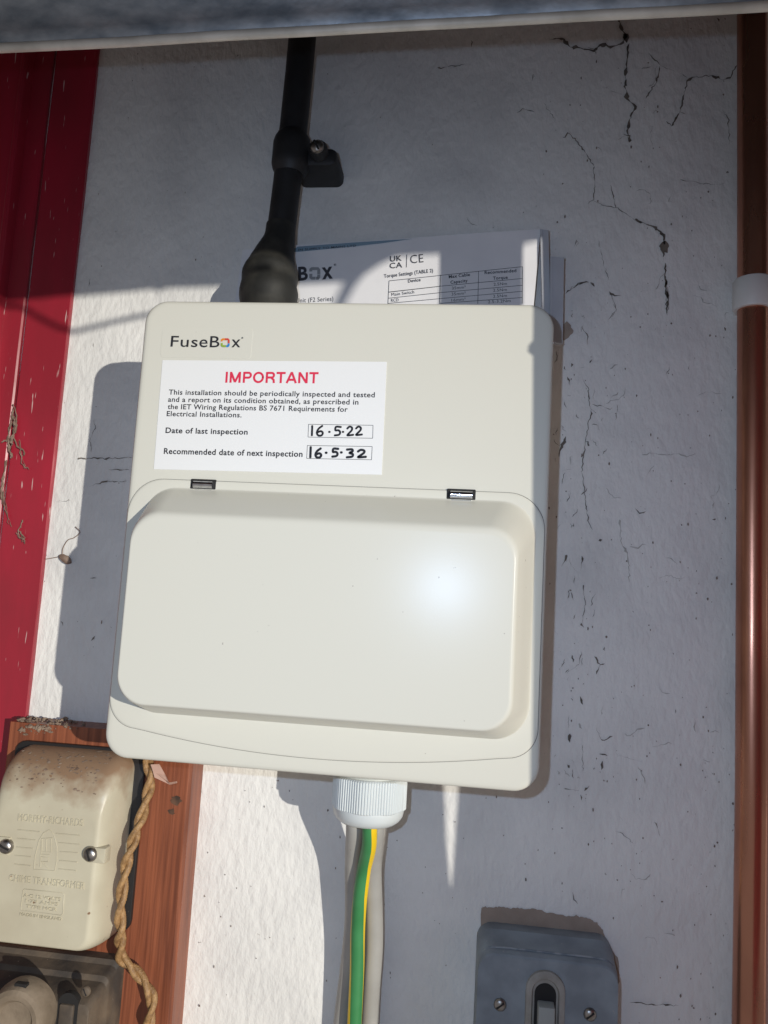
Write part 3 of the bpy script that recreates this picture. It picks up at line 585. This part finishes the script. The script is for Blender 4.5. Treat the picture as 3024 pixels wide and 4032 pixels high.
# ================================================================== chime transformer
ty = .043
tx0, tx1 = U(8, 3200, .060).x, U(526, 3121, .0755).x
tz0, tz1 = U(400, 3738, .047).z-.0046, U(300, 2952, .068).z
tr = thing('chime_transformer', ((tx0+tx1)/2, .06, tz0), 'old cream chime transformer with embossed lettering and dusty top', 'transformer')
mesh('base_plate', *rbox(tx0-.004, tx1+.0068, .0735, yb, tz0+.004, tz1+.002, .0008, .008), M['blackplate'], tr)
pr = []
for k in range(13):
    a = R(90*k/12); pr.append((1-math.cos(a), .0735-(.0735-ty)*math.sin(a)))
rings = [rrect(tx0+i*.0090, tx1-i*.0090, tz0+i*.0045, tz1-i*.034, .011-.003*i, y, 8) for i, y in pr]+[rrect(tx0+.0094, tx1-.0094, tz0+.0049, tz1-.036, .008, ty, 8)]
mt = M['cream'].copy(); mt.name = 'cream_bakelite_dusty_top'; nt = mt.node_tree; N = nt.nodes; L = nt.links; b_ = N['Principled BSDF']
src = b_.inputs['Base Color'].links[0].from_socket; tcn = N.new('ShaderNodeTexCoord'); sep = N.new('ShaderNodeSeparateXYZ'); L.new(tcn.outputs['Object'], sep.inputs[0])
no = N.new('ShaderNodeTexNoise'); no.inputs['Scale'].default_value = 70; no.inputs['Detail'].default_value = 7; L.new(tcn.outputs['Object'], no.inputs['Vector'])
ad = N.new('ShaderNodeMath'); ad.operation = 'MULTIPLY_ADD'; ad.inputs[1].default_value = .042; L.new(no.outputs['Fac'], ad.inputs[0]); L.new(sep.outputs['Z'], ad.inputs[2])
mr = N.new('ShaderNodeMapRange'); mr.inputs[1].default_value = tz1-.008; mr.inputs[2].default_value = tz1+.012; mr.inputs[4].default_value = .92; L.new(ad.outputs[0], mr.inputs[0])
mx = N.new('ShaderNodeMix'); mx.data_type = 'RGBA'; L.new(mr.outputs[0], mx.inputs[0]); L.new(src, mx.inputs[6]); mx.inputs[7].default_value = (.27, .155, .085, 1); L.new(mx.outputs[2], b_.inputs['Base Color'])
rm = N.new('ShaderNodeMapRange'); rm.inputs[3].default_value = .35; rm.inputs[4].default_value = .9; L.new(mr.outputs[0], rm.inputs[0]); L.new(rm.outputs[0], b_.inputs['Roughness'])
cov = mesh('cover', *loft(rings), mt, tr, 60)
# brown dust lying on the rolled top
ye = ty-.0007
for s, a, b, h in (('MORPHY-RICHARDS', (178, 205), (818, 262), 27), ('CHIME TRANSFORMER', (88, 800), (832, 884), 26), ('A·C 12 VOLTS', (232, 956), (600, 998), 12), ('1·75 AMPS', (250, 1010), (572, 1046), 12), ('TYPE MCR', (258, 1064), (556, 1100), 12), ('MADE IN ENGLAND', (196, 1140), (606, 1192), 11)):
    txt(cov, s, CK(*a), CK(*b), h, ty-.00030, 'cream', 0.0, .0004, 'embossed_lettering')
def emb(parent, pts, fn, wpx, mat='cream'):
    P = pts_px(pts, fn, ty); k = wpx*(ty-CAM.y)/FPX
    pa = [Vector((p[0], ty-.0001, p[1])) for p in pts_px(pts, fn, ty)]
    mesh('embossed_line', *tube(pa, k*.5, 8), M[mat], parent, 60)
for a, b in (((178, 295), (395, 315)), ((172, 380), (352, 397)), ((165, 465), (328, 480)), ((150, 548), (308, 562)), ((142, 634), (304, 650)), ((556, 330), (790, 352)), ((584, 423), (788, 440)), ((596, 510), (768, 522)), ((592, 597), (762, 615)), ((580, 682), (752, 698))): emb(cov, [a, b], CK, 5)
emb(cov, [(335, 685), (345, 560), (385, 400), (430, 325), (488, 290), (530, 340), (562, 450), (560, 600), (540, 700), (335, 685)], CK, 3.5)
emb(cov, [(395, 660), (410, 380), (520, 372)], CK, 3); emb(cov, [(415, 385), (418, 510), (505, 515), (505, 385)], CK, 3); emb(cov, [(458, 385), (455, 510)], CK, 3); emb(cov, [(398, 535), (490, 540)], CK, 3)
emb(cov, [(400, 660), (405, 560), (480, 568), (475, 610), (408, 606), (480, 680)], CK, 3)
emb(cov, [(205, 1060), (230, 890), (240, 880), (615, 918), (632, 935), (622, 1120), (600, 1140), (215, 1090), (205, 1060)], CK, 3.5)
for (x, y, s) in ((72, 452, 20), (900, 530, 70)):
    c = U(*CK(x, y), ty)
    if x > 500: mesh('screw_pad', *rbox(c.x-.002, U(*CK(1045, 540), ty).x, ty-.0012, ty+.006, U(*CK(900, 612), ty).z, U(*CK(900, 462), ty).z, .0004), M['cream'], cov, 30)
    else: mesh('screw_pad', *rbox(c.x-.012, c.x+.002, ty-.0012, ty+.006, c.z-.0055, c.z+.0055, .0004), M['cream'], cov, 30)
    screw(tr, (c.x, ty-.0012, c.z), .0047, 'screw', s, .0030)
# dust patches on the rolled top: thin irregular crusts
g = G()
for k in range(170):
    u = random.random(); aa = R(random.triangular(5, 74, 30)); x = random.uniform(tx0+.008, tx1-.010)
    i = 1-math.cos(aa); y = .0735-(.0735-ty)*math.sin(aa); z = tz1-i*.034
    nrm = Vector((0, -math.sin(aa)*.034, math.cos(aa)*(.0735-ty))).normalized(); nrm = Vector((0, -math.sin(aa), math.cos(aa)))
    s = random.choice((.0003, .0004, .0006, .0009)); t1 = Vector((1, 0, 0)); t2 = nrm.cross(t1); c = Vector((x, y, z))+nrm*.00025
    g.add([c+s*(math.cos(q*1.047)*random.uniform(.5, 1.3)*t1*1.5+math.sin(q*1.047)*random.uniform(.5, 1.3)*t2) for q in range(6)]+[c+nrm*s*.3], [[q, (q+1) % 6, 6] for q in range(6)])
o = g.build('dust_flecks', M['dust'], tr, 0); o['kind'] = 'stuff'

# ================================================================== dusty black switch-socket box
ky = .037
kx1 = U(*CK(1190, 1900), .074).x; kz = U(*CK(1100, 1560), .070).z
kb = thing('bakelite_box', (kx1-.06, .06, -.45), 'dusty dark brown electrical box with round knob under the cream transformer', 'box')
pr = [(0, .0765), (0, .068), (.2, .0660), (.34, .0600), (.40, .0575), (.62, .0560), (.70, .0500), (.90, .0395), (1.0, .0375), (1.12, ky), (1.3, ky)]
kz0 = -.44
rings = [rrect(-.36, kx1-i*.0035, kz0, kz-i*.0135, .004, y, 5) for i, y in pr]
kbc = mesh('case', *loft(rings), M['bake'], kb, 25)
c = U(*CK(845, 1892), ky); screw(kb, (c.x, ky, c.z), .0030, 'bake', 60, .0012)
xa, xb, zt2 = U(*CK(575, 2000), ky).x, U(*CK(776, 2000), ky).x, U(*CK(690, 1905), ky).z
mesh('slot', *loft([stadium((xa+xb)/2, zt2-.05, zt2, (xb-xa)/2, ky-.0002), stadium((xa+xb)/2, zt2-.05, zt2, (xb-xa)/2, ky+.004)]), M['dark'], kb, 0)
mesh('slot_shutter', *rbox(xa+.0015, xb-.0022, ky-.0016, ky+.003, zt2-.05, zt2-.0062, .0010), M['bake'], kb, 30)
c = U(*CK(175, 2150), ky-.010)
kn = mesh('knob', *lathe((c.x, ky, c.z), (0, -1, 0), [(0, .0195), (.004, .0198), (.012, .0190), (.0145, .0175), (.0155, .0150), (.0150, .0120), (.0125, .0100), (.0120, 0)], 40), M['knob'], kb, 30)
mesh('knob_notch', *rbox(c.x-.003, c.x+.0045, ky-.0125, ky-.009, c.z+.0172, c.z+.0202, .0003), M['dark'], kn, 0)

# ================================================================== twisted braided cord
cpts = [(962, 470), (975, 540), (985, 620), (962, 720), (942, 810), (905, 910), (870, 1020), (838, 1120), (812, 1250), (796, 1370), (786, 1500), (790, 1600), (785, 1700), (798, 1785), (870, 1850), (945, 1940), (990, 2030), (988, 2120), (975, 2212), (960, 2330)]
ys = [.070, .069, .068, .066, .062, .058, .056, .055, .055, .055, .055, .056, .060, .064, .066, .067, .067, .067, .067, .067]
cpath = catmull([U(*CB(*p), y) for p, y in zip(cpts, ys)], 16)
tc = thing('twisted_cord', cpath[-1], 'gold braided twisted flex hanging beside the cream transformer', 'cord')
for s in (0, math.pi):
    L = 0; pp = []
    for i, (p, a, b) in enumerate(frames(cpath)):
        if i: L += (p-cpath[i-1]).length
        an = L/.031*2*math.pi+s+1.2*mn.noise(p*22); pp.append(p+.0018*(math.cos(an)*a+math.sin(an)*b))
    mesh('strand', *tube(pp, [.0020*(1+.10*mn.noise(Vector((i*.13, s, 0)))+.06*((i % 2)*2-1)) for i in range(len(pp))], 12), M['cord'], tc, 60)
q = [U(*CB(*k), .064) for k in ((985, 515), (1040, 512), (1075, 575), (1118, 625), (1170, 617), (1172, 628), (1112, 648), (1010, 600), (1000, 560))]
tp = mesh('tape_flag', *prism([(p.x, .064-(.004 if i in (3, 4, 5) else 0), p.z) for i, p in enumerate(q)], (0, .0006, 0)), M['tape'], None, 0)
tag(tp, 'torn pink tape end sticking out from the twisted cord', 'tape')

# ================================================================== old grey metal switch, bottom right
sy = .066
sx0, sx1 = U(*CS(246, 800), sy).x, U(*CS(1352, 850), sy).x; sz = U(*CS(700, 545), .086).z
sw = thing('metal_switch', ((sx0+sx1)/2, .085, -.45), 'old grey metal toggle switch box with unpainted wall above it', 'switch')
pr = [(0, WALL), (0, .088), (.25, .084), (.55, .0725), (.62, .0718), (.70, .0690), (.85, .0668), (1.0, sy), (1.2, sy)]
mesh('case', *loft([rrect(sx0+i*.0010, sx1-i*.0010, -.44, sz-i*.0072, .010, y, 8) for i, y in pr]), M['switch'], sw, 22)
ez = sz-.62*.0072
mesh('worn_rim', *tube(catmull([(sx0+.0035, .0718, ez-.0035), (sx0+.011, .0713, ez+.0001), (0*sx0+(sx0+sx1)/2, .0713, ez+.0003), (sx1-.011, .0713, ez+.0001), (sx1-.0035, .0718, ez-.0035)], 8), .0007, 8), M['switch_edge'], sw, 60)
for x, y in ((428, 1090), (1120, 1166)):
    c = U(*CS(x, y), sy-.001); screw(sw, (c.x, sy, c.z), .0039, 'screw', -40, .0024)
tcx = U(*CS(772, 1100), sy).x; tz_ = U(*CS(770, 815), sy).z
mesh('toggle_surround', *loft([stadium(tcx, -.43, tz_, .0118, sy), stadium(tcx, -.43, tz_-.0004, .0114, sy-.0016), stadium(tcx, -.43, tz_-.003, .0094, sy-.0026), stadium(tcx, -.43, tz_-.0045, .0082, sy-.0026), stadium(tcx, -.43, tz_-.0056, .0074, sy-.0004)]), M['toggle_plate'], sw, 30)
mesh('toggle_slot', *loft([stadium(tcx, -.43, tz_-.0075, .0064, sy-.0006), stadium(tcx, -.43, tz_-.0075, .0064, sy+.001)]), M['dark'], sw, 0)
mesh('toggle_lever', *rbox(tcx-.0046, tcx+.0052, sy-.009, sy, -.43, tz_-.0175, .0008), M['toggle'], sw, 30)
